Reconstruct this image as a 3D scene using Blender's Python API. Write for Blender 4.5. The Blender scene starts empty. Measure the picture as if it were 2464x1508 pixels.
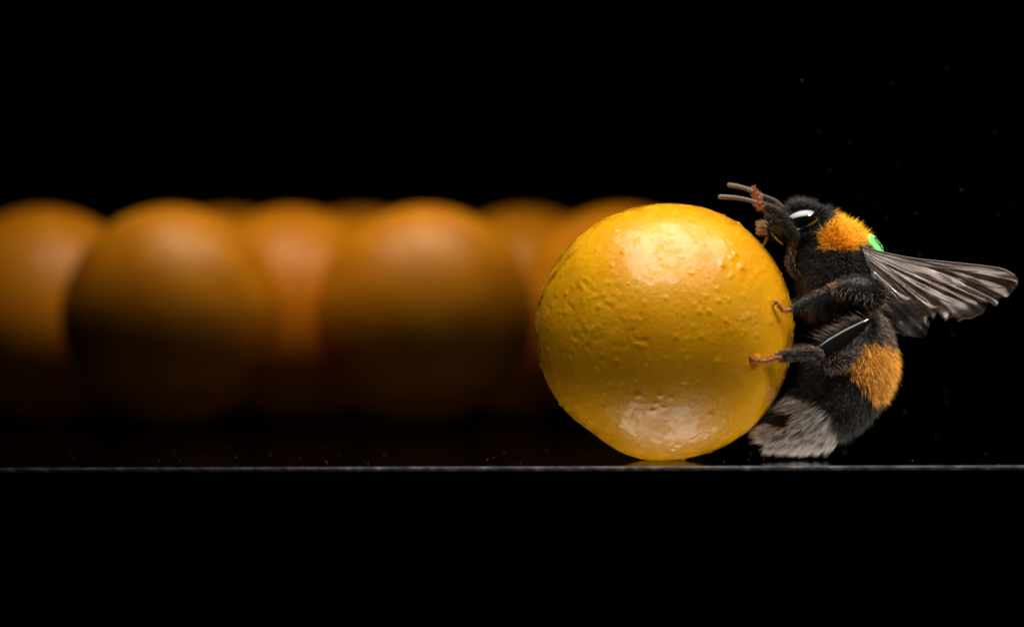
import bpy, math, random
import numpy as np
from mathutils import Vector, Matrix

# one Blender unit = one centimetre
S = bpy.context.scene
S.unit_settings.system = 'METRIC'
S.unit_settings.scale_length = 0.01
COL = S.collection
rng = np.random.default_rng(7)
random.seed(7)

# ------------------------------------------------------------------ camera
D, H = 40.0, 1.12                       # camera distance and height above the floor (cm)
PXCM = 553.0 / 1.24675                  # photograph pixels (at 2464 wide) per cm in the plane of the ball
AX, AZ = (1232 - 1600) / PXCM, (1107 - 754) / PXCM   # point the lens is aimed at
cam_d = bpy.data.cameras.new('camera')
cam = bpy.data.objects.new('camera', cam_d); COL.objects.link(cam)
cam.location = (AX, -D, H)
aim = Vector((AX, 0, AZ)) - Vector(cam.location)
q = aim.to_track_quat('-Z', 'Y')
cam.rotation_mode = 'QUATERNION'
cam.rotation_quaternion = q @ Matrix.Rotation(math.radians(-0.14), 3, 'Z').to_quaternion()
cam_d.sensor_width = 36
cam_d.lens = 36 * D / (2464 / PXCM)
cam_d.clip_start, cam_d.clip_end = 1, 500
cam_d.dof.use_dof = True
cam_d.dof.focus_distance = D - 0.36
cam_d.dof.aperture_fstop = 0.40
S.camera = cam

# ------------------------------------------------------------------ world, lamps, exposure
W = bpy.data.worlds.new('World'); S.world = W; W.use_nodes = True
W.node_tree.nodes['Background'].inputs[0].default_value = (0, 0, 0, 1)
W.node_tree.nodes['Background'].inputs[1].default_value = 0

def softbox(name, loc, target, sx, sy, radiance, color, spread=180):
    l = bpy.data.lights.new(name, 'AREA'); l.shape = 'RECTANGLE'; l.size, l.size_y = sx, sy
    l.energy = radiance * math.pi * sx * sy; l.color = color; l.spread = math.radians(spread)
    o = bpy.data.objects.new(name, l); COL.objects.link(o); o.location = loc
    o.rotation_euler = (Vector(target) - Vector(loc)).to_track_quat('-Z', 'Y').to_euler()
    return o
softbox('key_softbox', (0.45, -0.85, 3.8), (0.40, -0.20, 0.7), 4.2, 3.9, 2.155, (1, .95, .88), 108)
softbox('bee_lamp', (2.1, -1.9, 3.0), (1.45, 0.0, 0.62), .8, .8, 4.0, (1, .96, .92), 38)
softbox('side_lamp', (4.2, -1.2, 1.9), (1.58, 0.0, 0.48), .8, .8, 4.2, (1, .95, .9), 25)
softbox('under_softbox', (0.25, -0.1, -2.4), (0.25, 0.0, 0.7), 3.4, 2.3, 1.45, (1, .92, .82), 135)
softbox('row_softbox', (-1.6, 7.2, 5.4), (-1.6, 8.2, 0.7), 4.2, 2.4, 2.8, (1, .82, .58), 110)

S.view_settings.view_transform = 'Standard'
S.view_settings.look = 'None'
S.view_settings.exposure = 0
S.view_settings.gamma = 1
S.view_settings.use_curve_mapping = False
S.cycles.max_bounces = 10
S.cycles.transparent_max_bounces = 16

# ------------------------------------------------------------------ helpers
def at(px, py, y=0.0):
    """point at depth y (cm) seen at a spot of the 2464-wide photograph"""
    x0, z0 = (px - 1600) / PXCM, (1107 - py) / PXCM
    k = (D + y) / D
    return np.array([AX + (x0 - AX) * k, y, H + (z0 - H) * k])
PX = 1 / PXCM

def link(name, me, parent=None, mat=None):
    o = bpy.data.objects.new(name, me); COL.objects.link(o)
    if parent is not None: o.parent = parent
    if mat is not None and not me.materials: me.materials.append(mat)
    return o
def empty(name, loc):
    o = bpy.data.objects.new(name, None); COL.objects.link(o); o.location = loc
    o.empty_display_size = .2
    return o
def tag(o, label=None, cat=None, group=None, kind=None):
    if label: o['label'] = label
    if cat: o['category'] = cat
    if group: o['group'] = group
    if kind: o['kind'] = kind
    return o

def mesh_np(name, V, F, smooth=True):
    V = np.asarray(V, dtype=np.float32); me = bpy.data.meshes.new(name)
    if isinstance(F, np.ndarray):
        n, k = F.shape
        me.vertices.add(len(V)); me.vertices.foreach_set('co', V.ravel())
        me.loops.add(n * k); me.loops.foreach_set('vertex_index', F.astype(np.int32).ravel())
        me.polygons.add(n); me.polygons.foreach_set('loop_start', np.arange(0, n * k, k, dtype=np.int32))
        me.update(calc_edges=True); me.validate()
    else:
        me.from_pydata(V.tolist(), [], F); me.update()
    if smooth: me.polygons.foreach_set('use_smooth', [True] * len(me.polygons))
    return me

def catmull(P, n):
    """resample rows of P (points with any number of columns) smoothly to n rows"""
    P = np.asarray(P, float); m = len(P)
    seg = np.r_[0, np.cumsum(np.maximum(np.linalg.norm(np.diff(P[:, :3], axis=0), axis=1), 1e-6))]
    t = np.linspace(0, seg[-1], n); out = np.zeros((n, P.shape[1]))
    Q = np.vstack([2 * P[0] - P[1], P, 2 * P[-1] - P[-2]])
    for i, tt in enumerate(t):
        k = min(max(np.searchsorted(seg, tt) - 1, 0), m - 2)
        u = (tt - seg[k]) / (seg[k + 1] - seg[k])
        p0, p1, p2, p3 = Q[k], Q[k + 1], Q[k + 2], Q[k + 3]
        out[i] = .5 * (2 * p1 + (p2 - p0) * u + (2 * p0 - 5 * p1 + 4 * p2 - p3) * u * u + (3 * p1 - p0 - 3 * p2 + p3) * u ** 3)
    return out

def loft_grid(P, n=40, m=20):
    """P rows: x y z a b ; a = half width square to the path in the bee's side plane, b = half thickness across it"""
    R = catmull(P, n); C, a, b = R[:, :3], np.maximum(R[:, 3], 1e-4), np.maximum(R[:, 4], 1e-4)
    T = np.gradient(C, axis=0); T /= np.linalg.norm(T, axis=1)[:, None]
    N = np.cross([0, 1, 0], T); N /= np.linalg.norm(N, axis=1)[:, None] + 1e-9
    B = np.cross(T, N)
    th = np.linspace(0, 2 * np.pi, m, endpoint=False)
    G = C[:, None] + np.cos(th)[None, :, None] * a[:, None, None] * N[:, None] + np.sin(th)[None, :, None] * b[:, None, None] * B[:, None]
    return G, C, T
def grid_mesh(name, G, C):
    n, m, _ = G.shape
    V = np.vstack([G.reshape(-1, 3), C[0], C[-1]])
    F = []
    for i in range(n - 1):
        for j in range(m):
            j2 = (j + 1) % m
            F.append((i * m + j, (i + 1) * m + j, (i + 1) * m + j2, i * m + j2))
    for j in range(m):
        F.append((n * m, j, (j + 1) % m)); F.append((n * m + 1, (n - 1) * m + (j + 1) % m, (n - 1) * m + j))
    me = mesh_np(name, V, F)
    import bmesh
    bm = bmesh.new(); bm.from_mesh(me); bmesh.ops.recalc_face_normals(bm, faces=bm.faces); bm.to_mesh(me); bm.free()
    return me
def tube(name, pts, rad, parent, mat, n=24, m=10, flat=1.0):
    P = [list(p) + [r, r * flat] for p, r in zip(pts, rad)]
    G, C, T = loft_grid(P, n, m)
    return link(name, grid_mesh(name, G, C), parent, mat)
def join_np(parts):
    V, F, o = [], [], 0
    for v, f in parts:
        V.append(v); F.append(f + o); o += len(v)
    return np.vstack(V), np.vstack(F)

def sample_surface(G, C, T, count, prob=None):
    """random roots on a loft: position, outward normal, flow (towards the tail end)"""
    n, m, _ = G.shape
    Gw = np.concatenate([G, G[:, :1]], axis=1)
    dU = Gw[1:, :-1] - Gw[:-1, :-1]; dV = Gw[:-1, 1:] - Gw[:-1, :-1]
    A = np.linalg.norm(np.cross(dU, dV), axis=2)
    if prob is not None: A = A * prob
    idx = rng.choice(A.size, size=count, p=(A / A.sum()).ravel())
    i, j = idx // m, idx % m
    u, v = rng.random(count)[:, None], rng.random(count)[:, None]
    P = (Gw[i, j] * (1 - u) * (1 - v) + Gw[i + 1, j] * u * (1 - v) + Gw[i, j + 1] * (1 - u) * v + Gw[i + 1, j + 1] * u * v)
    Nn = np.cross(dU[i, j], dV[i, j]); Nn /= np.linalg.norm(Nn, axis=1)[:, None] + 1e-12
    out = P - C[i]; s = np.sign((out * Nn).sum(1)); s[s == 0] = 1
    return P, Nn * s[:, None], T[i]

BALL_C, BALL_R = np.array([0, 0, .70]), .70
def fur(name, P, dirs, L, r, mat, parent, bend=None, clump=0.0, nclump=0, keep_out=True, label=None):
    """each hair is a thin tapering three-sided quill with a bend"""
    n = len(P); L = np.broadcast_to(np.asarray(L, float), (n,)).copy()
    d = dirs / (np.linalg.norm(dirs, axis=1)[:, None] + 1e-12)
    if bend is None: bend = np.zeros_like(d)
    d2 = d + bend; d2 /= np.linalg.norm(d2, axis=1)[:, None] + 1e-12
    p1 = P + d * (L * .5)[:, None]; p2 = p1 + d2 * (L * .5)[:, None]
    if clump and nclump:
        c = rng.choice(n, size=min(nclump, n), replace=False)
        near = np.empty(n, int)
        for s in range(0, n, 4000):
            near[s:s + 4000] = np.argmin(((P[s:s + 4000, None] - P[c][None]) ** 2).sum(2), axis=1)
        k = (clump * rng.uniform(.5, 1, n))[:, None]
        p2 = p2 * (1 - k) + p2[c[near]] * k; p1 = p1 * (1 - k * .4) + p1[c[near]] * k * .4
    if keep_out:
        ok = (np.linalg.norm(p2 - BALL_C, axis=1) > BALL_R * 1.005) & (p2[:, 2] > .004)
        P, p1, p2, d = P[ok], p1[ok], p2[ok], d[ok]; n = len(P)
    ref = rng.normal(size=(n, 3)); a = np.cross(d, ref); a /= np.linalg.norm(a, axis=1)[:, None] + 1e-12
    b = np.cross(d, a); V = np.empty((n, 7, 3)); rr = r * rng.uniform(.7, 1.3, n)[:, None]
    for k in range(3):
        o = math.cos(k * 2.0944) * a + math.sin(k * 2.0944) * b
        V[:, k] = P + o * rr; V[:, 3 + k] = p1 + o * rr * .8
    V[:, 6] = p2
    f = []
    for k in range(3):
        k2 = (k + 1) % 3
        f += [(k, k2, 3 + k2), (k, 3 + k2, 3 + k), (3 + k, 3 + k2, 6)]
    F = (np.array(f)[None] + (np.arange(n) * 7)[:, None, None]).reshape(-1, 3)
    me = mesh_np(name, V.reshape(-1, 3), F)
    tone = np.repeat(rng.random(n), 7); at_ = me.attributes.new('tone', 'FLOAT', 'POINT'); at_.data.foreach_set('value', tone.astype(np.float32))
    al = np.tile([0, 0, 0, .5, .5, .5, 1], n); at2 = me.attributes.new('along', 'FLOAT', 'POINT'); at2.data.foreach_set('value', al.astype(np.float32))
    o = link(name, me, parent, mat); o['kind'] = 'stuff'
    if label: o['label'] = label
    return o

# ------------------------------------------------------------------ materials
def new_mat(name):
    m = bpy.data.materials.new(name); m.use_nodes = True
    return m, m.node_tree.nodes, m.node_tree.links, m.node_tree.nodes['Principled BSDF']
def plain(name, col, rough=.4, **kw):
    m, N, L, b = new_mat(name)
    b.inputs['Base Color'].default_value = (*col, 1); b.inputs['Roughness'].default_value = rough
    for k, v in kw.items(): b.inputs[k.replace('_', ' ')].default_value = v
    return m
def ramp(N, stops):
    r = N.new('ShaderNodeValToRGB'); e = r.color_ramp.elements
    while len(e) < len(stops): e.new(.5)
    for x, (p, c) in zip(e, stops): x.position = p; x.color = (*c, 1)
    return r
def noise(N, L, scale, detail=4, rough=.5, coord='Object', stretch=None):
    tc = N.new('ShaderNodeTexCoord'); n = N.new('ShaderNodeTexNoise')
    n.inputs['Scale'].default_value = scale; n.inputs['Detail'].default_value = detail; n.inputs['Roughness'].default_value = rough
    if stretch:
        mp = N.new('ShaderNodeMapping'); mp.inputs['Scale'].default_value = stretch
        L.new(tc.outputs[coord], mp.inputs[0]); L.new(mp.outputs[0], n.inputs['Vector'])
    else: L.new(tc.outputs[coord], n.inputs['Vector'])
    return n

def paint_mat(name, c1, c2, c3, rlo=.22, rhi=.38, spec=.35, coat=0):
    m, N, L, b = new_mat(name)
    n1 = noise(N, L, 3.2, 5, .6); r1 = ramp(N, [(.3, c2), (.55, c1), (.8, c3)]); L.new(n1.outputs[0], r1.inputs[0])
    n5 = noise(N, L, 26, 3, .5); r5 = ramp(N, [(.69, (0, 0, 0)), (.76, (1, 1, 1))]); L.new(n5.outputs[0], r5.inputs[0])
    mx = N.new('ShaderNodeMix'); mx.data_type = 'RGBA'; mx.inputs['B'].default_value = (c2[0] * .62, c2[1] * .5, c2[2], 1)
    mul = N.new('ShaderNodeMath'); mul.operation = 'MULTIPLY'; mul.inputs[1].default_value = .45
    L.new(r5.outputs[0], mul.inputs[0]); L.new(mul.outputs[0], mx.inputs['Factor'])
    L.new(r1.outputs[0], mx.inputs['A']); L.new(mx.outputs['Result'], b.inputs['Base Color'])
    n2 = noise(N, L, 15, 8, .72); r2 = ramp(N, [(.44, (rlo,) * 3), (.56, (rhi,) * 3)]); L.new(n2.outputs[0], r2.inputs[0])
    L.new(r2.outputs[0], b.inputs['Roughness'])
    if coat:
        n9 = noise(N, L, 6, 8, .75); r9 = ramp(N, [(.47, (0,) * 3), (.54, (1,) * 3)]); L.new(n9.outputs[0], r9.inputs[0])
        L.new(r9.outputs[0], b.inputs['Coat Weight']); b.inputs['Coat Roughness'].default_value = .04; b.inputs['Coat IOR'].default_value = 1.42
    n3 = noise(N, L, 11, 8, .62); n4 = noise(N, L, 42, 4, .6)
    add = N.new('ShaderNodeMath'); add.operation = 'MULTIPLY_ADD'; add.inputs[1].default_value = 1.0
    L.new(n4.outputs[0], add.inputs[0]); L.new(n3.outputs[0], add.inputs[2])
    bp = N.new('ShaderNodeBump'); bp.inputs['Strength'].default_value = .22; bp.inputs['Distance'].default_value = .013
    tc = N.new('ShaderNodeTexCoord'); vo = N.new('ShaderNodeTexVoronoi'); vo.inputs['Scale'].default_value = 15; L.new(tc.outputs['Object'], vo.inputs['Vector'])
    rv = ramp(N, [(.0, (1,) * 3), (.11, (.45,) * 3), (.17, (0,) * 3)]); L.new(vo.outputs['Distance'], rv.inputs[0])
    sx = N.new('ShaderNodeSeparateColor'); L.new(vo.outputs['Color'], sx.inputs[0])
    rm = ramp(N, [(.62, (0,) * 3), (.68, (1,) * 3)]); L.new(sx.outputs[0], rm.inputs[0])
    pm = N.new('ShaderNodeMath'); pm.operation = 'MULTIPLY'; L.new(rv.outputs[0], pm.inputs[0]); L.new(rm.outputs[0], pm.inputs[1])
    # wrinkled skin in patches
    n6 = noise(N, L, 7, 9, .72); n6.inputs['Distortion'].default_value = 1.6
    n7 = noise(N, L, 1.7, 2, .5); r7 = ramp(N, [(.45, (.05,) * 3), (.62, (1,) * 3)]); L.new(n7.outputs[0], r7.inputs[0])
    wm = N.new('ShaderNodeMath'); wm.operation = 'MULTIPLY'; L.new(n6.outputs[0], wm.inputs[0]); L.new(r7.outputs[0], wm.inputs[1])
    s1 = N.new('ShaderNodeMath'); s1.operation = 'MULTIPLY_ADD'; s1.inputs[1].default_value = 1.0; L.new(pm.outputs[0], s1.inputs[0]); L.new(add.outputs[0], s1.inputs[2])
    s2 = N.new('ShaderNodeMath'); s2.operation = 'MULTIPLY_ADD'; s2.inputs[1].default_value = 1.3; L.new(wm.outputs[0], s2.inputs[0]); L.new(s1.outputs[0], s2.inputs[2])
    L.new(s2.outputs[0], bp.inputs['Height']); L.new(bp.outputs[0], b.inputs['Normal'])
    b.inputs['Specular IOR Level'].default_value = spec
    return m
M = {}
M['yellow_paint'] = paint_mat('yellow_paint', (.94, .425, .005), (.84, .34, .004), (.96, .475, .008), coat=1)
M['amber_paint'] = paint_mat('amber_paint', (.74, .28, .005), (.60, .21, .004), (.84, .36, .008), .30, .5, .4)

def floor_mat():
    m, N, L, b = new_mat('clear_sheet')
    N.remove(b)
    g = N.new('ShaderNodeBsdfGlossy'); t = N.new('ShaderNodeBsdfTransparent'); mx = N.new('ShaderNodeMixShader')
    n = noise(N, L, 30, 5, .6, stretch=(.12, 1, 1)); r = ramp(N, [(.35, (.01,) * 3), (.75, (.10,) * 3)]); L.new(n.outputs[0], r.inputs[0])
    f = N.new('ShaderNodeFresnel'); f.inputs['IOR'].default_value = 1.49
    mul = N.new('ShaderNodeMath'); mul.operation = 'MULTIPLY'; mul.inputs[1].default_value = .42; L.new(f.outputs[0], mul.inputs[0])
    g.inputs['Color'].default_value = (1, 1, 1, 1); L.new(r.outputs[0], g.inputs['Roughness'])
    t.inputs['Color'].default_value = (.94, .95, .96, 1)
    L.new(mul.outputs[0], mx.inputs[0]); L.new(t.outputs[0], mx.inputs[1]); L.new(g.outputs[0], mx.inputs[2])
    L.new(mx.outputs[0], N['Material Output'].inputs[0])
    return m
M['floor'] = floor_mat()
M['slab'] = plain('slab_side', (.003, .003, .003), .9, Specular_IOR_Level=.05)
def edge_mat():
    m, N, L, b = new_mat('chipped_edge')
    n = noise(N, L, 14, 6, .7, stretch=(1, .1, .1)); r = ramp(N, [(.3, (.10, .09, .09)), (.54, (.38, .34, .34)), (.7, (.9, .85, .85))]); L.new(n.outputs[0], r.inputs[0])
    L.new(r.outputs[0], b.inputs['Base Color']); b.inputs['Roughness'].default_value = .5
    return m
M['edge'] = edge_mat()

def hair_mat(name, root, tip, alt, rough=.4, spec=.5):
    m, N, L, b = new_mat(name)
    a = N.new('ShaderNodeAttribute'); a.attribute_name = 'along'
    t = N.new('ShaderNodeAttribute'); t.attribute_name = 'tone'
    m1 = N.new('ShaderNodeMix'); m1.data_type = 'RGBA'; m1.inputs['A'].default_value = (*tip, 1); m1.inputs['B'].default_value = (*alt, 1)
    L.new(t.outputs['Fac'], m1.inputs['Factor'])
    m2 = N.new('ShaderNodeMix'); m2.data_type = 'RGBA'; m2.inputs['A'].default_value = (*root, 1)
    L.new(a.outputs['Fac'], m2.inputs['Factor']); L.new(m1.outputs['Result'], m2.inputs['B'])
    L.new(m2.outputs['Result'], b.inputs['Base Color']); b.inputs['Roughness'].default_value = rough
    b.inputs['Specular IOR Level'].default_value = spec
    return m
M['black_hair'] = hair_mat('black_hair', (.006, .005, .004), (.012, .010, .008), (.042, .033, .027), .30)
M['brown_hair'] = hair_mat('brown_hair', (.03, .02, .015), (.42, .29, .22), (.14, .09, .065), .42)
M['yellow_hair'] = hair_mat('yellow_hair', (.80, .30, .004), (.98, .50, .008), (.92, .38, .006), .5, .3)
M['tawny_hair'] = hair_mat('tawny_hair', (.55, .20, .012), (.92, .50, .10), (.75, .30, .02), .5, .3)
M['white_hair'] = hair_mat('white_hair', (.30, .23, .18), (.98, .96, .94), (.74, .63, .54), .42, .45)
M['tan_hair'] = hair_mat('tan_hair', (.35, .17, .07), (.70, .42, .24), (.55, .28, .12), .5)
M['cuticle'] = plain('black_cuticle', (.008, .007, .006), .3, Specular_IOR_Level=.6)
M['matt'] = plain('dull_black_cuticle', (.010, .008, .007), .5, Specular_IOR_Level=.35)
M['shiny'] = plain('shiny_black_cuticle', (.006, .005, .005), .12, IOR=1.7)
M['eye'] = plain('eye_black', (.004, .004, .004), .08, IOR=2.3)
M['tarsus'] = plain('rust_tarsus', (.32, .075, .016), .35)
M['dark_leg'] = plain('dark_brown_cuticle', (.016, .009, .006), .5, Specular_IOR_Level=.3)
M['brown_leg'] = plain('brown_cuticle', (.035, .018, .011), .45)
M['antenna'] = plain('grey_antenna', (.16, .13, .10), .6)
M['amber'] = plain('amber_mouthpart', (.35, .15, .02), .35)
M['tag_green'] = plain('green_plastic', (.16, .80, .14), .4)
M['ink'] = plain('black_ink', (.008, .03, .01), .5)
def wing_mat(name, clear, gloss, col):
    m, N, L, b = new_mat(name); N.remove(b)
    n = noise(N, L, 60, 3, .6, stretch=(.4, 1, 2)); bp = N.new('ShaderNodeBump'); bp.inputs['Strength'].default_value = .12; bp.inputs['Distance'].default_value = .01
    L.new(n.outputs[0], bp.inputs['Height'])
    t = N.new('ShaderNodeBsdfTransparent'); t.inputs[0].default_value = (*clear, 1)
    g = N.new('ShaderNodeBsdfGlossy'); g.inputs['Roughness'].default_value = .24; g.inputs['Color'].default_value = (*gloss, 1); L.new(bp.outputs[0], g.inputs['Normal'])
    d = N.new('ShaderNodeBsdfDiffuse'); d.inputs[0].default_value = (*col, 1)
    a1, a2 = N.new('ShaderNodeAddShader'), N.new('ShaderNodeAddShader')
    L.new(t.outputs[0], a1.inputs[0]); L.new(g.outputs[0], a1.inputs[1]); L.new(a1.outputs[0], a2.inputs[0]); L.new(d.outputs[0], a2.inputs[1])
    L.new(a2.outputs[0], N['Material Output'].inputs[0])
    return m
M['wing'] = wing_mat('smoky_wing', (.72, .69, .67), (.052, .045, .042), (.008, .006, .005))
M['hind_wing'] = wing_mat('smoky_hind_wing', (.90, .89, .88), (.006, .0055, .0055), (.003, .0025, .0025))
M['vein'] = plain('wing_vein', (.05, .032, .022), .35)
M['dust'] = plain('dust', (.30, .28, .26), .8)

# ------------------------------------------------------------------ the floor and its chipped front edge
YF = -1.25
def slab(name, x0, x1, y0, y1, z0, z1):
    V = [(x, y, z) for z in (z0, z1) for y in (y0, y1) for x in (x0, x1)]
    F = [(0, 2, 3, 1), (4, 5, 7, 6), (0, 1, 5, 4), (2, 6, 7, 3), (0, 4, 6, 2), (1, 3, 7, 5)]
    return mesh_np(name, V, F, False)
me = mesh_np('floor', [(-40, YF + .012, 0), (40, YF + .012, 0), (40, 60, 0), (-40, 60, 0)], [(0, 1, 2, 3)], False)
me.materials.append(M['floor'])
floor = tag(link('floor', me), 'thin clear glossy floor sheet with a pale chipped front edge', None, None, 'structure')
nx = 700; xs = np.linspace(-12, 12, nx); V = []
for i, x in enumerate(xs):
    w = .0045 * (1 + .5 * rng.normal()); w = min(max(w, .0015), .013)
    V += [(x, YF + .012, -.0005), (x, YF + .012 - w * .6, -.002 - w * .25), (x, YF + .012 - w * .6, -.003 - w), (x, YF + .012, -.02)]
F = [tuple(np.array((0, 1, 5, 4)) + 4 * i + k) for i in range(nx - 1) for k in range(3)]
edge = link('edge', mesh_np('edge', V, F, False), floor, M['edge'])

# ------------------------------------------------------------------ balls
def ball_mesh(name, sub, seed, detailed):
    import bmesh
    bm = bmesh.new(); bmesh.ops.create_icosphere(bm, subdivisions=sub, radius=1)
    me = bpy.data.meshes.new(name); bm.to_mesh(me); bm.free()
    n = len(me.vertices); V = np.empty(n * 3, np.float32); me.vertices.foreach_get('co', V); V = V.reshape(-1, 3).astype(float)
    V /= np.linalg.norm(V, axis=1)[:, None]
    r = np.ones(n); g = np.random.default_rng(seed)
    th = np.degrees(np.arccos(np.clip(-V[:, 2], -1, 1)))
    r -= .034 * np.exp(-((th - 35) / 17) ** 2) * np.clip(.45 - 1.3 * V[:, 0], 0, 1.15)
    for k in range(10):                                    # slow unevenness
        w = g.normal(size=3) * 2.6; r += .0035 * np.sin(V @ w + g.uniform(0, 6.3))
    for k in range(36 if detailed else 8):                 # shallow dents and flats
        c = g.normal(size=3); c /= np.linalg.norm(c)
        if k % 3 == 0: c[1] = -abs(c[1])
        d = np.degrees(np.arccos(np.clip(V @ c, -1, 1))); s = g.uniform(2.5, 9)
        r -= g.uniform(-.002, .004) * np.exp(-(d / s) ** 2)
    if detailed:
        for k in range(64):                                # creases and ridges in the dried paint
            c = g.normal(size=3); c[1] = -abs(c[1])
            if k % 2: c = np.array([-.68, -.7, .12]) + .3 * g.normal(size=3)
            c /= np.linalg.norm(c)
            t = np.cross(c, g.normal(size=3)); t /= np.linalg.norm(t); bnm = np.cross(c, t)
            u, v = V @ t, V @ bnm; L_ = g.uniform(.05, .17)
            v = v - 1.5 * g.normal() * u * u - .03 * np.sin(u * 40)
            m = (V @ c > 0) * np.exp(-(u / L_) ** 4)
            r += g.choice([-1, 1]) * g.uniform(.002, .007) * m * np.exp(-(v / .013) ** 2)
        for k in range(300):                               # pimples
            c = g.normal(size=3); c[1] = -abs(c[1]) if g.random() < .75 else c[1]; c /= np.linalg.norm(c)
            if k > 60 and abs(c[2] + .05) > .35: c[2] *= .4; c /= np.linalg.norm(c)
            d = np.arccos(np.clip(V @ c, -1, 1)); s = g.uniform(.010, .015) if g.random() < .88 else g.uniform(.016, .026)
            r += g.uniform(.35, 1.2) * s * (.7 if s > .016 else 1) * np.exp(-(d / s) ** 2) * (1 if g.random() < .85 else -.6)
        # the open seam on the side away from the bee
        c = np.array([-.87, -.25, .43]); c /= np.linalg.norm(c); t = np.array([.25, -.24, .41]); t -= c * (t @ c); t /= np.linalg.norm(t); bn = np.cross(c, t)
        if bn[1] < 0: bn = -bn
        u, v = V @ t, V @ bn; v = v - .15 * u * u + .006 * np.sin(u * 25)
        m = (V @ c > 0) * np.exp(-(u / .30) ** 6)
        r += m * (.020 / (1 + np.exp(-v / .005)) * np.exp(-np.maximum(v, 0) / .10) - .034 * np.exp(-((v + .012) / .011) ** 2))
    P = V * r[:, None] * BALL_R
    P[:, 2] -= P[:, 2].min()
    f = .004                                               # flattened where it touches the floor
    P[:, 2] = np.maximum(P[:, 2], f) - f
    me.vertices.foreach_set('co', P.astype(np.float32).ravel()); me.polygons.foreach_set('use_smooth', [True] * len(me.polygons)); me.update()
    return me
main = link('painted_ball', ball_mesh('painted_ball', 7, 11, True), None, M['yellow_paint'])
tag(main, 'sharp bright yellow painted ball with bumps and a cracked seam, hugged by the bumblebee', 'ball')

bm_row = ball_mesh('amber_ball', 5, 5, False)
G_ROW = 'dim amber balls trailing behind the bright yellow ball'
row = [(1500, 9.4, 'dim blurred amber ball mostly hidden behind the bright yellow ball'),
       (1262, 10.8, 'dimmest amber ball, farthest back in the gap nearest the yellow ball'),
       (1022, 8.0, 'blurred amber ball with the clearest round outline, next in line from the yellow ball'),
       (866, 10.85, 'dim amber ball at the back, its top showing just behind the clearest round one'),
       (702, 9.38, 'blurred amber ball standing back between two nearer amber balls'),
       (552, 10.85, 'dim amber ball far back, only its top showing between nearer balls'),
       (412, 8.0, 'blurred amber ball with a broad pale sheen, last but one from the bee'),
       (100, 9.4, 'dim smeared amber ball at the far end of the row, farthest from the bee')]
for i, (px, y, lab) in enumerate(row):
    o = link('amber_ball', bm_row, None, M['amber_paint'])
    x = at(px, 800, y)[0]; o.location = (x, y, 0); o.rotation_euler = (0, 0, i * 1.3); o.scale = (1.03,) * 3
    tag(o, lab, 'ball', G_ROW)

# ------------------------------------------------------------------ the bumblebee
bee = empty('bumblebee', (0.95, 0, 0))
tag(bee, 'furry black bumblebee with yellow bands and white tail clutching the yellow ball', 'bee')
bee_inv = Matrix.Translation((-0.95, 0, 0))
def adopt(o):       # meshes are written in world coordinates; keep them there under the bee
    o.matrix_parent_inverse = bee_inv
    return o

body_st = [(1836, 557, 8, 12), (1846, 554, 20, 28), (1868, 548, 30, 42), (1898, 541, 37, 54), (1930, 537, 40, 60), (1958, 545, 34, 52),
           (1978, 560, 30, 40), (1996, 585, 52, 66), (2012, 620, 70, 88), (2020, 660, 78, 98), (2024, 705, 72, 88), (2032, 745, 52, 60),
           (2042, 780, 66, 82), (2052, 825, 84, 106), (2046, 880, 92, 116), (2020, 938, 90, 112), (1984, 978, 76, 98), (1942, 1006, 60, 76),
           (1902, 1026, 43, 54), (1868, 1040, 24, 28), (1852, 1046, 6, 8)]
SP = [list(at(x, y)) + [a * PX, b * PX] for x, y, a, b in body_st]
BG, BC, BT = loft_grid(SP, 130, 56)
body = adopt(link('body', grid_mesh('body', BG, BC), bee, M['cuticle']))

def inside(poly, X, Z):
    r = np.zeros(len(X), bool); n = len(poly)
    for i in range(n):
        x1, z1 = poly[i]; x2, z2 = poly[(i + 1) % n]
        c = ((z1 > Z) != (z2 > Z)) & (X < (x2 - x1) * (Z - z1) / (z2 - z1 + 1e-12) + x1); r ^= c
    return r
def side(P): return 1600 + P[:, 0] * PXCM, 1107 - P[:, 2] * PXCM      # the bee's side plane, in photo units
COLLAR = [(1982, 606), (1978, 560), (1992, 520), (2040, 508), (2092, 545), (2082, 580), (2066, 598), (2030, 612)]
BAND = [(2078, 826), (2125, 832), (2160, 870), (2125, 945), (2094, 958), (2076, 918), (2046, 896), (2034, 876), (2056, 850)]
TAIL = [(1868, 952), (1945, 955), (1985, 968), (2012, 1010), (2040, 1070), (1960, 1120), (1820, 1120), (1800, 1030)]
GAP = [(1820, 984), (1885, 982), (1925, 996), (1922, 1014), (1890, 1020), (1820, 1014)]
GAP2 = [(1940, 880), (1990, 905), (1975, 940), (1935, 930)]

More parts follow.
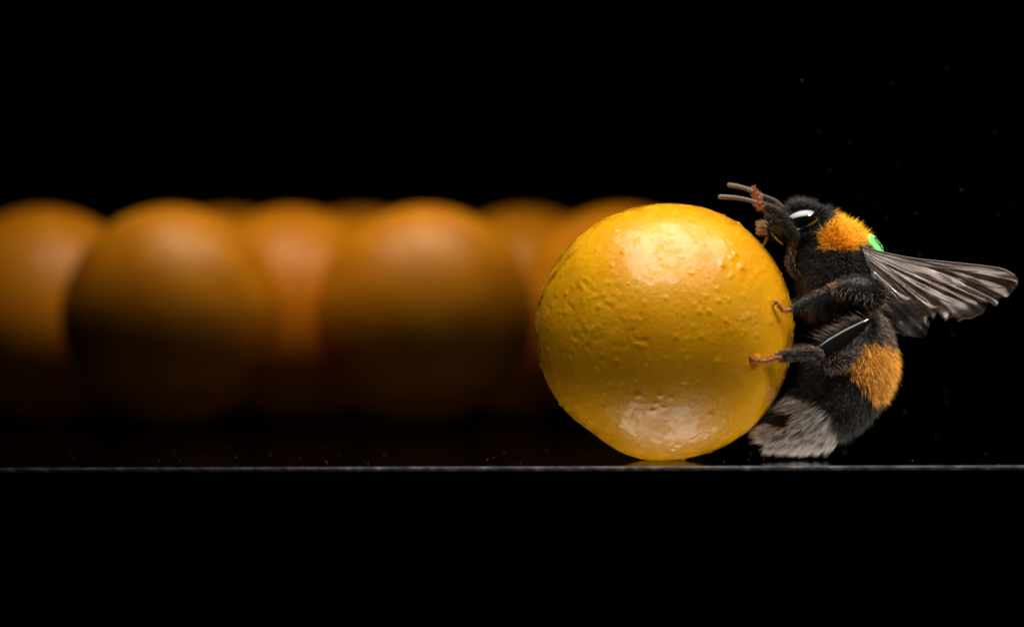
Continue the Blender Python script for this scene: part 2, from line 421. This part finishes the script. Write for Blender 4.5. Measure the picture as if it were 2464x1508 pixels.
P, Nn, Tt = sample_surface(BG, BC, BT, 74000)
X, Z = side(P)
jit = rng.normal(size=(len(X), 2)) * 3
c_collar = inside(COLLAR, X + jit[:, 0], Z + jit[:, 1]); c_band = inside(BAND, X + jit[:, 0] * 1.8, Z + jit[:, 1] * 1.8)
c_tail = inside(TAIL, X + jit[:, 0] * 1.5, Z + jit[:, 1] * 1.5); gap = inside(GAP, X, Z)
face = (X < 1905) & (Z < 600); head = (X < 1972) & (Z < 588) & ~face
eye_zone = inside([(1878, 555), (1890, 522), (1925, 506), (1965, 512), (1975, 535), (1940, 552), (1905, 568)], X, Z) & (np.abs(P[:, 1]) > .045)
rest = ~(c_collar | c_band | c_tail)
nz = lambda k, s: rng.normal(size=(k, 3)) * s
def grow(name, sel, L, r, nw, tw, mat, down=0, noise_s=.25, bendw=.3, clump=.25, per=14, lvar=.25, label=None, extra=None):
    p, n_, t = P[sel], Nn[sel], Tt[sel]; k = len(p)
    d = n_ * nw + t * tw + nz(k, noise_s) + np.array([0, 0, -down])
    if extra is not None: d = d + np.array(extra)
    b = t * bendw + np.array([0, 0, -.12]) + nz(k, .15)
    return adopt(fur(name, p, d, L * PX * (1 + lvar * rng.normal(size=k).clip(-2, 2)), r * PX, mat, bee, b, clump, max(k // per, 1), label=label))
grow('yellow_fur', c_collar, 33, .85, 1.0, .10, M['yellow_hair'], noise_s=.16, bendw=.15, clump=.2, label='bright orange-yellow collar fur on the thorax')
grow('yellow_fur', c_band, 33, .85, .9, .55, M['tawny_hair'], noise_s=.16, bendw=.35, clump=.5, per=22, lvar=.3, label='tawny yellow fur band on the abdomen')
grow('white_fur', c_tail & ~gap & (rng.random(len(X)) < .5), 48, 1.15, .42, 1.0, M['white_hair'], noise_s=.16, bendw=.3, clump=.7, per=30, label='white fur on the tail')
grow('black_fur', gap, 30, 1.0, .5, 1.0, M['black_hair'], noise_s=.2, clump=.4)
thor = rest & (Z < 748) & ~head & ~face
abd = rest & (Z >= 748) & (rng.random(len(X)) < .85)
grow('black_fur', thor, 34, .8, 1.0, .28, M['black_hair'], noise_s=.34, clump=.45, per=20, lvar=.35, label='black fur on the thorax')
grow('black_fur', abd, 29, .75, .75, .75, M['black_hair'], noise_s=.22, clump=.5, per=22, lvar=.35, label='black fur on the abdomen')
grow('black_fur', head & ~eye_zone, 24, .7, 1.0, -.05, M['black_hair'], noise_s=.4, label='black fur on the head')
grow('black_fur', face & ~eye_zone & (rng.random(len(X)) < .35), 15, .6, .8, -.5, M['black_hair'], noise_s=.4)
# brown beard along the underside of the thorax and a dusting of pale-tipped hair
vent = inside([(1890, 600), (1975, 600), (1965, 740), (1910, 740)], X, Z)
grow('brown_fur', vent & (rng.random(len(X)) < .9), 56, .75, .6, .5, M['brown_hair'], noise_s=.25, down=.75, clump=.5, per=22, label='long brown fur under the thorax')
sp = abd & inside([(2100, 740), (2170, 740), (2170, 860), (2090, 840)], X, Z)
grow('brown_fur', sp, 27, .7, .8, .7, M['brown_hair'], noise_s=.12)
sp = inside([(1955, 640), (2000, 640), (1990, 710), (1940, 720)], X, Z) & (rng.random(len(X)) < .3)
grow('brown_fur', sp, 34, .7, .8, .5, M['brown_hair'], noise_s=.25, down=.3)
# tan tuft on the lip
tf = (X < 1850) & (Z < 600)
k = 260; pt = np.array([at(*a) for a in np.c_[rng.uniform(1828, 1850, k), rng.uniform(535, 566, k), rng.uniform(-.09, .02, k)]])
adopt(fur('lip_tuft', pt, np.array([-1, -.3, .1]) + nz(k, .4), 13 * PX, .9 * PX, M['tan_hair'], bee, label='tan bristles on the lip'))

# dark streaks through the shaggy tail, thickest on the belly side
grow('black_fur', c_tail & (rng.random(len(X)) < np.clip((1915 - X) / 450, 0, .22)), 44, 1.0, .42, 1.0, M['brown_hair'], noise_s=.2, bendw=.3, clump=.7, per=20)
# pollen-dusted knee of the near middle leg
k = 120; pt = np.array([at(*a) for a in np.c_[rng.normal(2006, 4, k), rng.normal(694, 6, k), rng.uniform(-.372, -.36, k)]])
adopt(fur('knee_tuft', pt, np.array([-.3, -.6, -.2]) + nz(k, .5), 8 * PX, 1.0 * PX, M['tan_hair'], bee, label='tan tuft at the knee'))
# eyes
def ellipsoid(name, c, axes, mat, parent, seg=40, rings=24):
    V, F = [], []
    for i in range(rings + 1):
        a = math.pi * i / rings
        for j in range(seg):
            b = 2 * math.pi * j / seg
            v = math.cos(a) * axes[0] + math.sin(a) * (math.cos(b) * axes[1] + math.sin(b) * axes[2]); V.append(c + v)
    for i in range(rings):
        for j in range(seg): F.append((i * seg + j, i * seg + (j + 1) % seg, (i + 1) * seg + (j + 1) % seg, (i + 1) * seg + j))
    me = mesh_np(name, V, F)
    import bmesh
    bm = bmesh.new(); bm.from_mesh(me); bmesh.ops.remove_doubles(bm, verts=bm.verts, dist=1e-6); bmesh.ops.recalc_face_normals(bm, faces=bm.faces); bm.to_mesh(me); bm.free()
    return adopt(link(name, me, parent, mat))
for s in (-1, 1):
    c = at(1927, 533, 0); c[1] = s * .108
    ax = np.array([.97, 0, .25]); ax /= np.linalg.norm(ax); up = np.array([-.25, 0, .97])
    ellipsoid('eye', c, [ax * 45 * PX, up * 27 * PX, np.array([0, s * 23 * PX, 0])], M['eye'], bee)
# mandibles, cheek plate, tongue
for s in (-1, 1):
    c = at(1851, 556); c[1] = s * .05
    ellipsoid('mandible', c, [np.array([-17, 0, -9]) * PX, np.array([4, 0, -9]) * PX, np.array([0, 8 * s, 0]) * PX], M['shiny'], bee, 20, 12)
c = at(1862, 538); c[1] = -.055
ellipsoid('cheek', c, [np.array([16, 0, 5]) * PX, np.array([-3, 0, 9]) * PX, np.array([0, -7, 0]) * PX], M['shiny'], bee, 20, 12)
adopt(tube('tongue', [at(1852, 560, -.03), at(1845, 578, -.05), at(1834, 598, -.06)], [5 * PX, 4 * PX, 2 * PX], bee, M['amber'], flat=.6))
adopt(tube('palp', [at(1856, 562, -.07), at(1868, 576, -.085), at(1884, 590, -.09)], [2.5 * PX, 2.2 * PX, 1.5 * PX], bee, M['amber']))

# antennae: scape, ringed pedicel, flagellum of beaded joints
def antenna(base, elbow, ring, tip):
    o = adopt(tube('antenna', [base, elbow, ring], [5 * PX, 6 * PX, 6 * PX], bee, M['brown_leg'], 16, 10))
    t = np.linspace(0, 1, 45); pts = [ring + (tip - ring) * u + np.array([0, 0, .012 * math.sin(u * 3.1)]) for u in t]
    rad = [(4.6 + 1.6 * u - .7 * abs(math.cos(u * 10 * math.pi)) ** 6 - (3.5 * max(0, u - .95) / .05)) * PX for u in t]
    f = link('flagellum', grid_mesh('flagellum', *loft_grid([list(p) + [r, r] for p, r in zip(pts, rad)], 90, 10)[:2]), o, M['antenna'])
    return o
antenna(at(1895, 512, .08), at(1868, 487, .10), at(1838, 474, .11), at(1750, 446, .15))
antenna(at(1893, 522, -.06), at(1866, 502, -.09), at(1838, 494, -.10), at(1728, 475, -.12))

# legs
def leg(segs, tarsus, claw, fr, mirror=1, tmat='tarsus', mats=('matt', 'matt', 'matt')):
    """segs: list of lofts joined into one leg; tarsus: beaded foot; fr: list of bristle rows"""
    def m_(p): p = np.array(p, float); p[..., 1] *= mirror; return p
    parts = []
    Vs, Fs, off, counts = [], [], 0, []
    for pts in segs:
        G, C, T = loft_grid([list(m_(p[:3])) + list(p[3:]) for p in pts], 26, 16)
        n, m, _ = G.shape; V = np.vstack([G.reshape(-1, 3), C[0], C[-1]]); counts.append((n - 1) * m + 2 * m)
        for i in range(n - 1):
            for j in range(m): Fs.append(tuple(off + k for k in (i * m + j, (i + 1) * m + j, (i + 1) * m + (j + 1) % m, i * m + (j + 1) % m)))
        for j in range(m):
            Fs.append((off + n * m, off + j, off + (j + 1) % m)); Fs.append((off + n * m + 1, off + (n - 1) * m + (j + 1) % m, off + (n - 1) * m + j))
        Vs.append(V); off += len(V); parts.append((G, C, T))
    me = mesh_np('leg', np.vstack(Vs), Fs)
    import bmesh
    bm = bmesh.new(); bm.from_mesh(me); bmesh.ops.recalc_face_normals(bm, faces=bm.faces); bm.to_mesh(me); bm.free()
    for k in range(len(segs)): me.materials.append(M[mats[k]])
    me.polygons.foreach_set('material_index', np.repeat(np.arange(len(segs)), counts).astype(np.int32))
    o = adopt(link('leg', me, bee))
    t = np.linspace(0, 1, 40); base = np.array([list(m_(p[:3])) + [p[3]] for p in tarsus]); R = catmull(base, 40)
    R[:, 3] *= 1 - .28 * np.abs(np.cos(t * 4.5 * np.pi)) ** 4
    G, C, T = loft_grid([list(r[:3]) + [r[3], r[3]] for r in R], 70, 10)
    f = link('tarsus', grid_mesh('tarsus', G, C), o, M[tmat])
    p, n_, tt = sample_surface(G, C, T, 130)
    fur('bristles', p, n_ * .6 + tt * .8 + nz(130, .2), 7 * PX, .5 * PX, M['tan_hair'], f, keep_out=False)
    del p
    e = R[-1, :3]
    for c in claw:
        c = m_(c); mid = (e + c) / 2 + np.array([0, 0, .006])
        link('claw', grid_mesh('claw', *loft_grid([list(e) + [2.6 * PX] * 2, list(mid) + [2.2 * PX] * 2, list(c) + [.6 * PX] * 2], 10, 8)[:2]), o, M['tarsus'])
    # bristles
    for (si, count, L, nw, tw, mat, sel, ex) in fr:
        G, C, T = parts[si]; p, n_, tt = sample_surface(G, C, T, count)
        if sel is not None:
            k = sel(n_ * np.array([1, mirror, 1])); p, n_, tt = p[k], n_[k], tt[k]
        kk = len(p); d = n_ * nw + tt * tw + nz(kk, .15) + np.array(ex)
        fur('bristles', p, d, L * PX * rng.uniform(.6, 1.2, kk), .6 * PX, M[mat], o, tt * .2, keep_out=True)
    return o
def st(px, py, y, a, b): return list(at(px, py, y)) + [a * PX, b * PX]
upL = lambda n: (n[:, 2] > .15)
dn = lambda n: (n[:, 2] < -.1)
for s in (1, -1):
    # middle leg
    leg([[st(2070, 745, -.17, 18, 16), st(2100, 715, -.27, 28, 22), st(2085, 698, -.31, 29, 22), st(2045, 692, -.335, 24, 19), st(2006, 697, -.345, 12, 11)],
         [st(2010, 692, -.345, 11, 10), st(1990, 705, -.35, 12, 10), st(1955, 722, -.37, 13, 10), st(1925, 740, -.385, 11, 9), st(1908, 747, -.385, 7, 6)]],
        [st(1914, 744, -.385, 7, 7), st(1898, 748, -.385, 5.5, 5), st(1884, 748, -.385, 5, 5), st(1876, 739, -.395, 4.4, 4), st(1866, 728, -.40, 5, 5)],
        [at(1858, 727, -.385), at(1861, 741, -.372)],
        [(0, 520, 24, .8, .5, 'brown_hair', dn, (.25, 0, -.5)), (0, 1500, 10, .7, .7, 'black_hair', None, (0, 0, 0)), (1, 900, 9, .7, .7, 'black_hair', None, (0, 0, 0)), (1, 520, 9, .7, .7, 'brown_hair', upL, (0, 0, 0)), (1, 300, 16, .7, .6, 'black_hair', dn, (0, 0, -.2)),
         (1, 160, 7, .6, .8, 'tan_hair', upL, (-.2, 0, 0))], s)
    # hind leg: folded thigh, broad polished shin, flat first foot joint
    leg([[st(2060, 835, -.22, 18, 16), st(2045, 850, -.30, 20, 14), st(2010, 870, -.335, 20, 13), st(1978, 882, -.34, 13, 11)],
         [st(2092, 770, -.33, 6, 6), st(2070, 786, -.345, 12, 8), st(2030, 815, -.36, 20, 9), st(1990, 843, -.375, 22, 9), st(1966, 860, -.38, 13, 8)],
         [st(1976, 866, -.385, 16, 11), st(1955, 854, -.40, 15, 9), st(1920, 854, -.42, 14, 8), st(1890, 858, -.43, 11, 7), st(1872, 862, -.44, 8, 6)]],
        [st(1880, 861, -.44, 8, 7), st(1862, 864, -.455, 6.5, 6), st(1842, 870, -.485, 6, 6), st(1822, 869, -.508, 5, 5), st(1808, 867, -.522, 6.5, 6)],
        [at(1801, 858, -.522), at(1799, 874, -.512)],
        [(0, 900, 20, .8, -.1, 'brown_hair', None, (.1, 0, -.1)), (1, 1500, 38, .5, .35, 'brown_hair', lambda n: n[:, 2] > .72, (-.55, -.15, .35)), (1, 700, 22, .6, .6, 'brown_hair', lambda n: n[:, 2] < -.6, (0, 0, -.2)),
         (2, 900, 12, .6, .8, 'brown_hair', lambda n: np.abs(n[:, 2]) > .3, (0, 0, 0)), (2, 700, 9, .5, .9, 'black_hair', None, (0, 0, 0)), (2, 200, 9, .6, .8, 'tan_hair', lambda n: n[:, 2] > .3, (-.2, 0, 0))], s, mats=('matt', 'shiny', 'brown_leg'))
    # fore leg raised across the face
    leg([[st(1922, 672, -.14, 7, 7), st(1905, 640, -.20, 7, 6), st(1909, 605, -.215, 6.5, 6), st(1913, 576, -.22, 7, 7)],
         [st(1917, 582, -.22, 10, 9), st(1902, 556, -.225, 13, 9), st(1884, 528, -.225, 10, 8)],
         [st(1892, 534, -.225, 9, 8), st(1874, 515, -.225, 15, 9), st(1850, 502, -.225, 12, 8), st(1834, 494, -.225, 7, 7)]],
        [st(1842, 502, -.225, 9, 8), st(1830, 494, -.225, 8.5, 8), st(1826, 476, -.22, 6.5, 6), st(1817, 458, -.215, 7, 7)],
        [at(1808, 452, -.215), at(1818, 446, -.215)],
        [(0, 160, 6, .8, .9, 'brown_hair', None, (0, 0, 0)), (1, 500, 8, .7, .6, 'black_hair', None, (0, 0, 0)), (0, 120, 6, .7, .7, 'tan_hair', None, (0, 0, 0)), (2, 200, 7, .7, .7, 'brown_hair', None, (0, 0, 0))], s, mats=('dark_leg',) * 3)

# wings: pleated membrane with raised veins
def wing(name, lead, trail, y0, y1, cy, mat, amp, lobes, n=90, m=70, mirror=1, veins=True):
    Lp, Tp = catmull(np.array([(x, y, 0) for x, y in lead], float), n), catmull(np.array([(x, y, 0) for x, y in trail], float), n)
    u = np.linspace(0, 1, n)[:, None]; v = np.linspace(0, 1, m)[None]
    px = Lp[:, :1] * (1 - v) + Tp[:, :1] * v; py = Lp[:, 1:2] * (1 - v) + Tp[:, 1:2] * v
    rx, ry = lead[0]; ang = np.degrees(np.arctan2(py - ry + 12, px - rx + 40)); rad = np.hypot(px - rx, py - ry)
    ph = ang / 44 * lobes - .9 * (rad / 380) * np.clip(ang / 30, 0, 1)
    w = np.clip(rad / 130, 0, 1) * np.clip(v * 3 + .1, 0, 1)
    ph = ph + .35 * np.sin(ph * 2.1 + 1.0) + .22 * np.sin(ph * 4.3 + rad / 60)
    fold = (np.sin(ph * 2 * np.pi * .5) * .7 + .45 * np.sin(ph * 2 * np.pi * 1.13 + .7)) * (.55 + .45 * np.sin(rad / 70 + ph))
    Y = y0 + (y1 - y0) * (rad / 380) + cy * v * (1 - .3 * u) + amp * fold * w + .006 * np.sin(px / 23 + py / 11) * w
    sc = 1 + (.13 if veins else .03) * (np.clip(v - .8, 0, 1) / .2) * (np.cos(ph * 2 * np.pi)) * np.clip(u * 3, 0, 1) * np.clip((1 - u) * 6, 0, 1)
    py2 = Lp[:, 1:2] + (py - Lp[:, 1:2]) * sc
    G = np.stack([at(a, b, y) for a, b, y in zip(px.ravel(), py2.ravel(), Y.ravel())]).reshape(n, m, 3)
    G[:, :, 1] *= mirror
    F = np.array([(i * m + j, (i + 1) * m + j, (i + 1) * m + j + 1, i * m + j + 1) for i in range(n - 1) for j in range(m - 1)])
    me = mesh_np(name, G.reshape(-1, 3), F)
    o = adopt(link(name, me, bee, mat))
    md = o.modifiers.new('thickness', 'SOLIDIFY'); md.thickness = .0015
    if veins:
        def vein(path, r):
            pts = []
            for uu, vv in path:
                i, j = min(int(uu * (n - 1)), n - 1), min(int(vv * (m - 1)), m - 1); pts.append(G[i, j] + np.array([0, -.002 * mirror, 0]))
            link('vein', grid_mesh('vein', *loft_grid([list(p) + [r, r] for p in pts], 30, 6)[:2]), o, M['vein'])
        vein([(a, 0) for a in np.linspace(0, .97, 14)], 2.6 * PX)
        vein([(a, .10 + .05 * a) for a in np.linspace(.03, .72, 12)], 1.8 * PX)
        vein([(a, .16 + .45 * a) for a in np.linspace(.05, .66, 12)], 1.4 * PX)
        vein([(a, .25 + .9 * a) for a in np.linspace(.05, .6, 10)], 1.3 * PX)
        vein([(.55 + .35 * a, .14 + .5 * a) for a in np.linspace(0, 1, 8)], 1.1 * PX)
    return o
LEAD = [(2072, 596), (2130, 611), (2200, 625), (2300, 636), (2380, 645), (2425, 655), (2450, 674)]
TRAIL = [(2088, 640), (2130, 690), (2195, 735), (2262, 758), (2322, 758), (2380, 738), (2424, 715), (2448, 690)]
HLEAD = [(2092, 640), (2135, 665), (2175, 695), (2215, 735), (2238, 780)]
HTRAIL = [(2100, 690), (2125, 740), (2150, 778), (2185, 808), (2226, 815)]
for s in (1, -1):
    wing('wing', LEAD, TRAIL, -.20, -.62, -.10, M['wing'], .040, 7.0, mirror=s)
    wing('wing', HLEAD, HTRAIL, -.19, -.40, -.03, M['hind_wing'], .012, 4.0, n=50, m=40, mirror=s, veins=False)
    c = at(2078, 600, 0); c[1] = -.20 * s
    ellipsoid('wing_base', c, [np.array([14, 0, -7]) * PX, np.array([3, 0, 6]) * PX, np.array([0, 7 * s, 0]) * PX], M['brown_leg'], bee, 16, 10)

# the green number disc glued on the back of the thorax
tn = np.array([.78, -.36, .56]); tn /= np.linalg.norm(tn)
ta = np.array([.60, 0, -.80]); ta -= tn * (ta @ tn); ta /= np.linalg.norm(ta); tb = np.cross(tn, ta)
tc_ = at(2107, 590, -.07); rt = 28 * PX
V, F = [], []
seg = 36; prof = [(0, -.010), (.98, -.010), (1, -.007), (1, .004), (.95, .009), (.5, .014), (0, .016)]
for (r_, h_) in prof:
    for j in range(seg):
        a = 2 * math.pi * j / seg; V.append(tc_ + rt * r_ * (math.cos(a) * ta + math.sin(a) * tb) + tn * h_)
for i in range(len(prof) - 1):
    for j in range(seg): F.append((i * seg + j, i * seg + (j + 1) % seg, (i + 1) * seg + (j + 1) % seg, (i + 1) * seg + j))
tagm = adopt(link('number_disc', mesh_np('number_disc', V, F), bee, M['tag_green'])); tagm['label'] = 'small round green number disc on the back'
def stroke(pts, w):
    path = [tc_ + rt * (x * ta + y * tb) + tn * (.0185 - .007 * (x * x + y * y)) for x, y in pts]
    link('digit', grid_mesh('digit', *loft_grid([list(p) + [w, w] for p in path], 30, 6)[:2]), tagm, M['ink'])
stroke([(.42 * math.cos(a) - .1, .30 * math.sin(a) + .12) for a in np.linspace(0, 2 * math.pi, 20)], .0035)
stroke([(.30, -.05), (.62, .02), (.66, .25)], .0035)
ped = adopt(tube('disc_glue', [tc_ - tn * .09, tc_ - tn * .012], [18 * PX, 14 * PX], bee, M['cuticle'], 6, 14))

# ------------------------------------------------------------------ dust: specks in the air and on the plate
parts = []
ico = np.array([(1, 0, 0), (-1, 0, 0), (0, 1, 0), (0, -1, 0), (0, 0, 1), (0, 0, -1)], float)
icf = np.array([(0, 2, 4), (2, 1, 4), (1, 3, 4), (3, 0, 4), (2, 0, 5), (1, 2, 5), (3, 1, 5), (0, 3, 5)])
for k in range(70):
    p = at(rng.uniform(1900, 2464), rng.uniform(150, 1080), rng.uniform(1.0, 3.0)) if k < 36 else at(rng.uniform(0, 2464), rng.uniform(50, 1000), rng.uniform(1.5, 7))
    parts.append((p + ico * rng.uniform(.0018, .0042), icf))
for k in range(60):
    p = np.array([rng.uniform(-4, 2.6), rng.uniform(YF + .05, 2.5), .002]); parts.append((p + ico * rng.uniform(.0012, .003), icf))
V, F = join_np(parts)
dust = tag(link('dust', mesh_np('dust', V, F), None, M['dust']), 'tiny pale dust specks scattered around the bee and on the plate', 'dust', None, 'stuff')
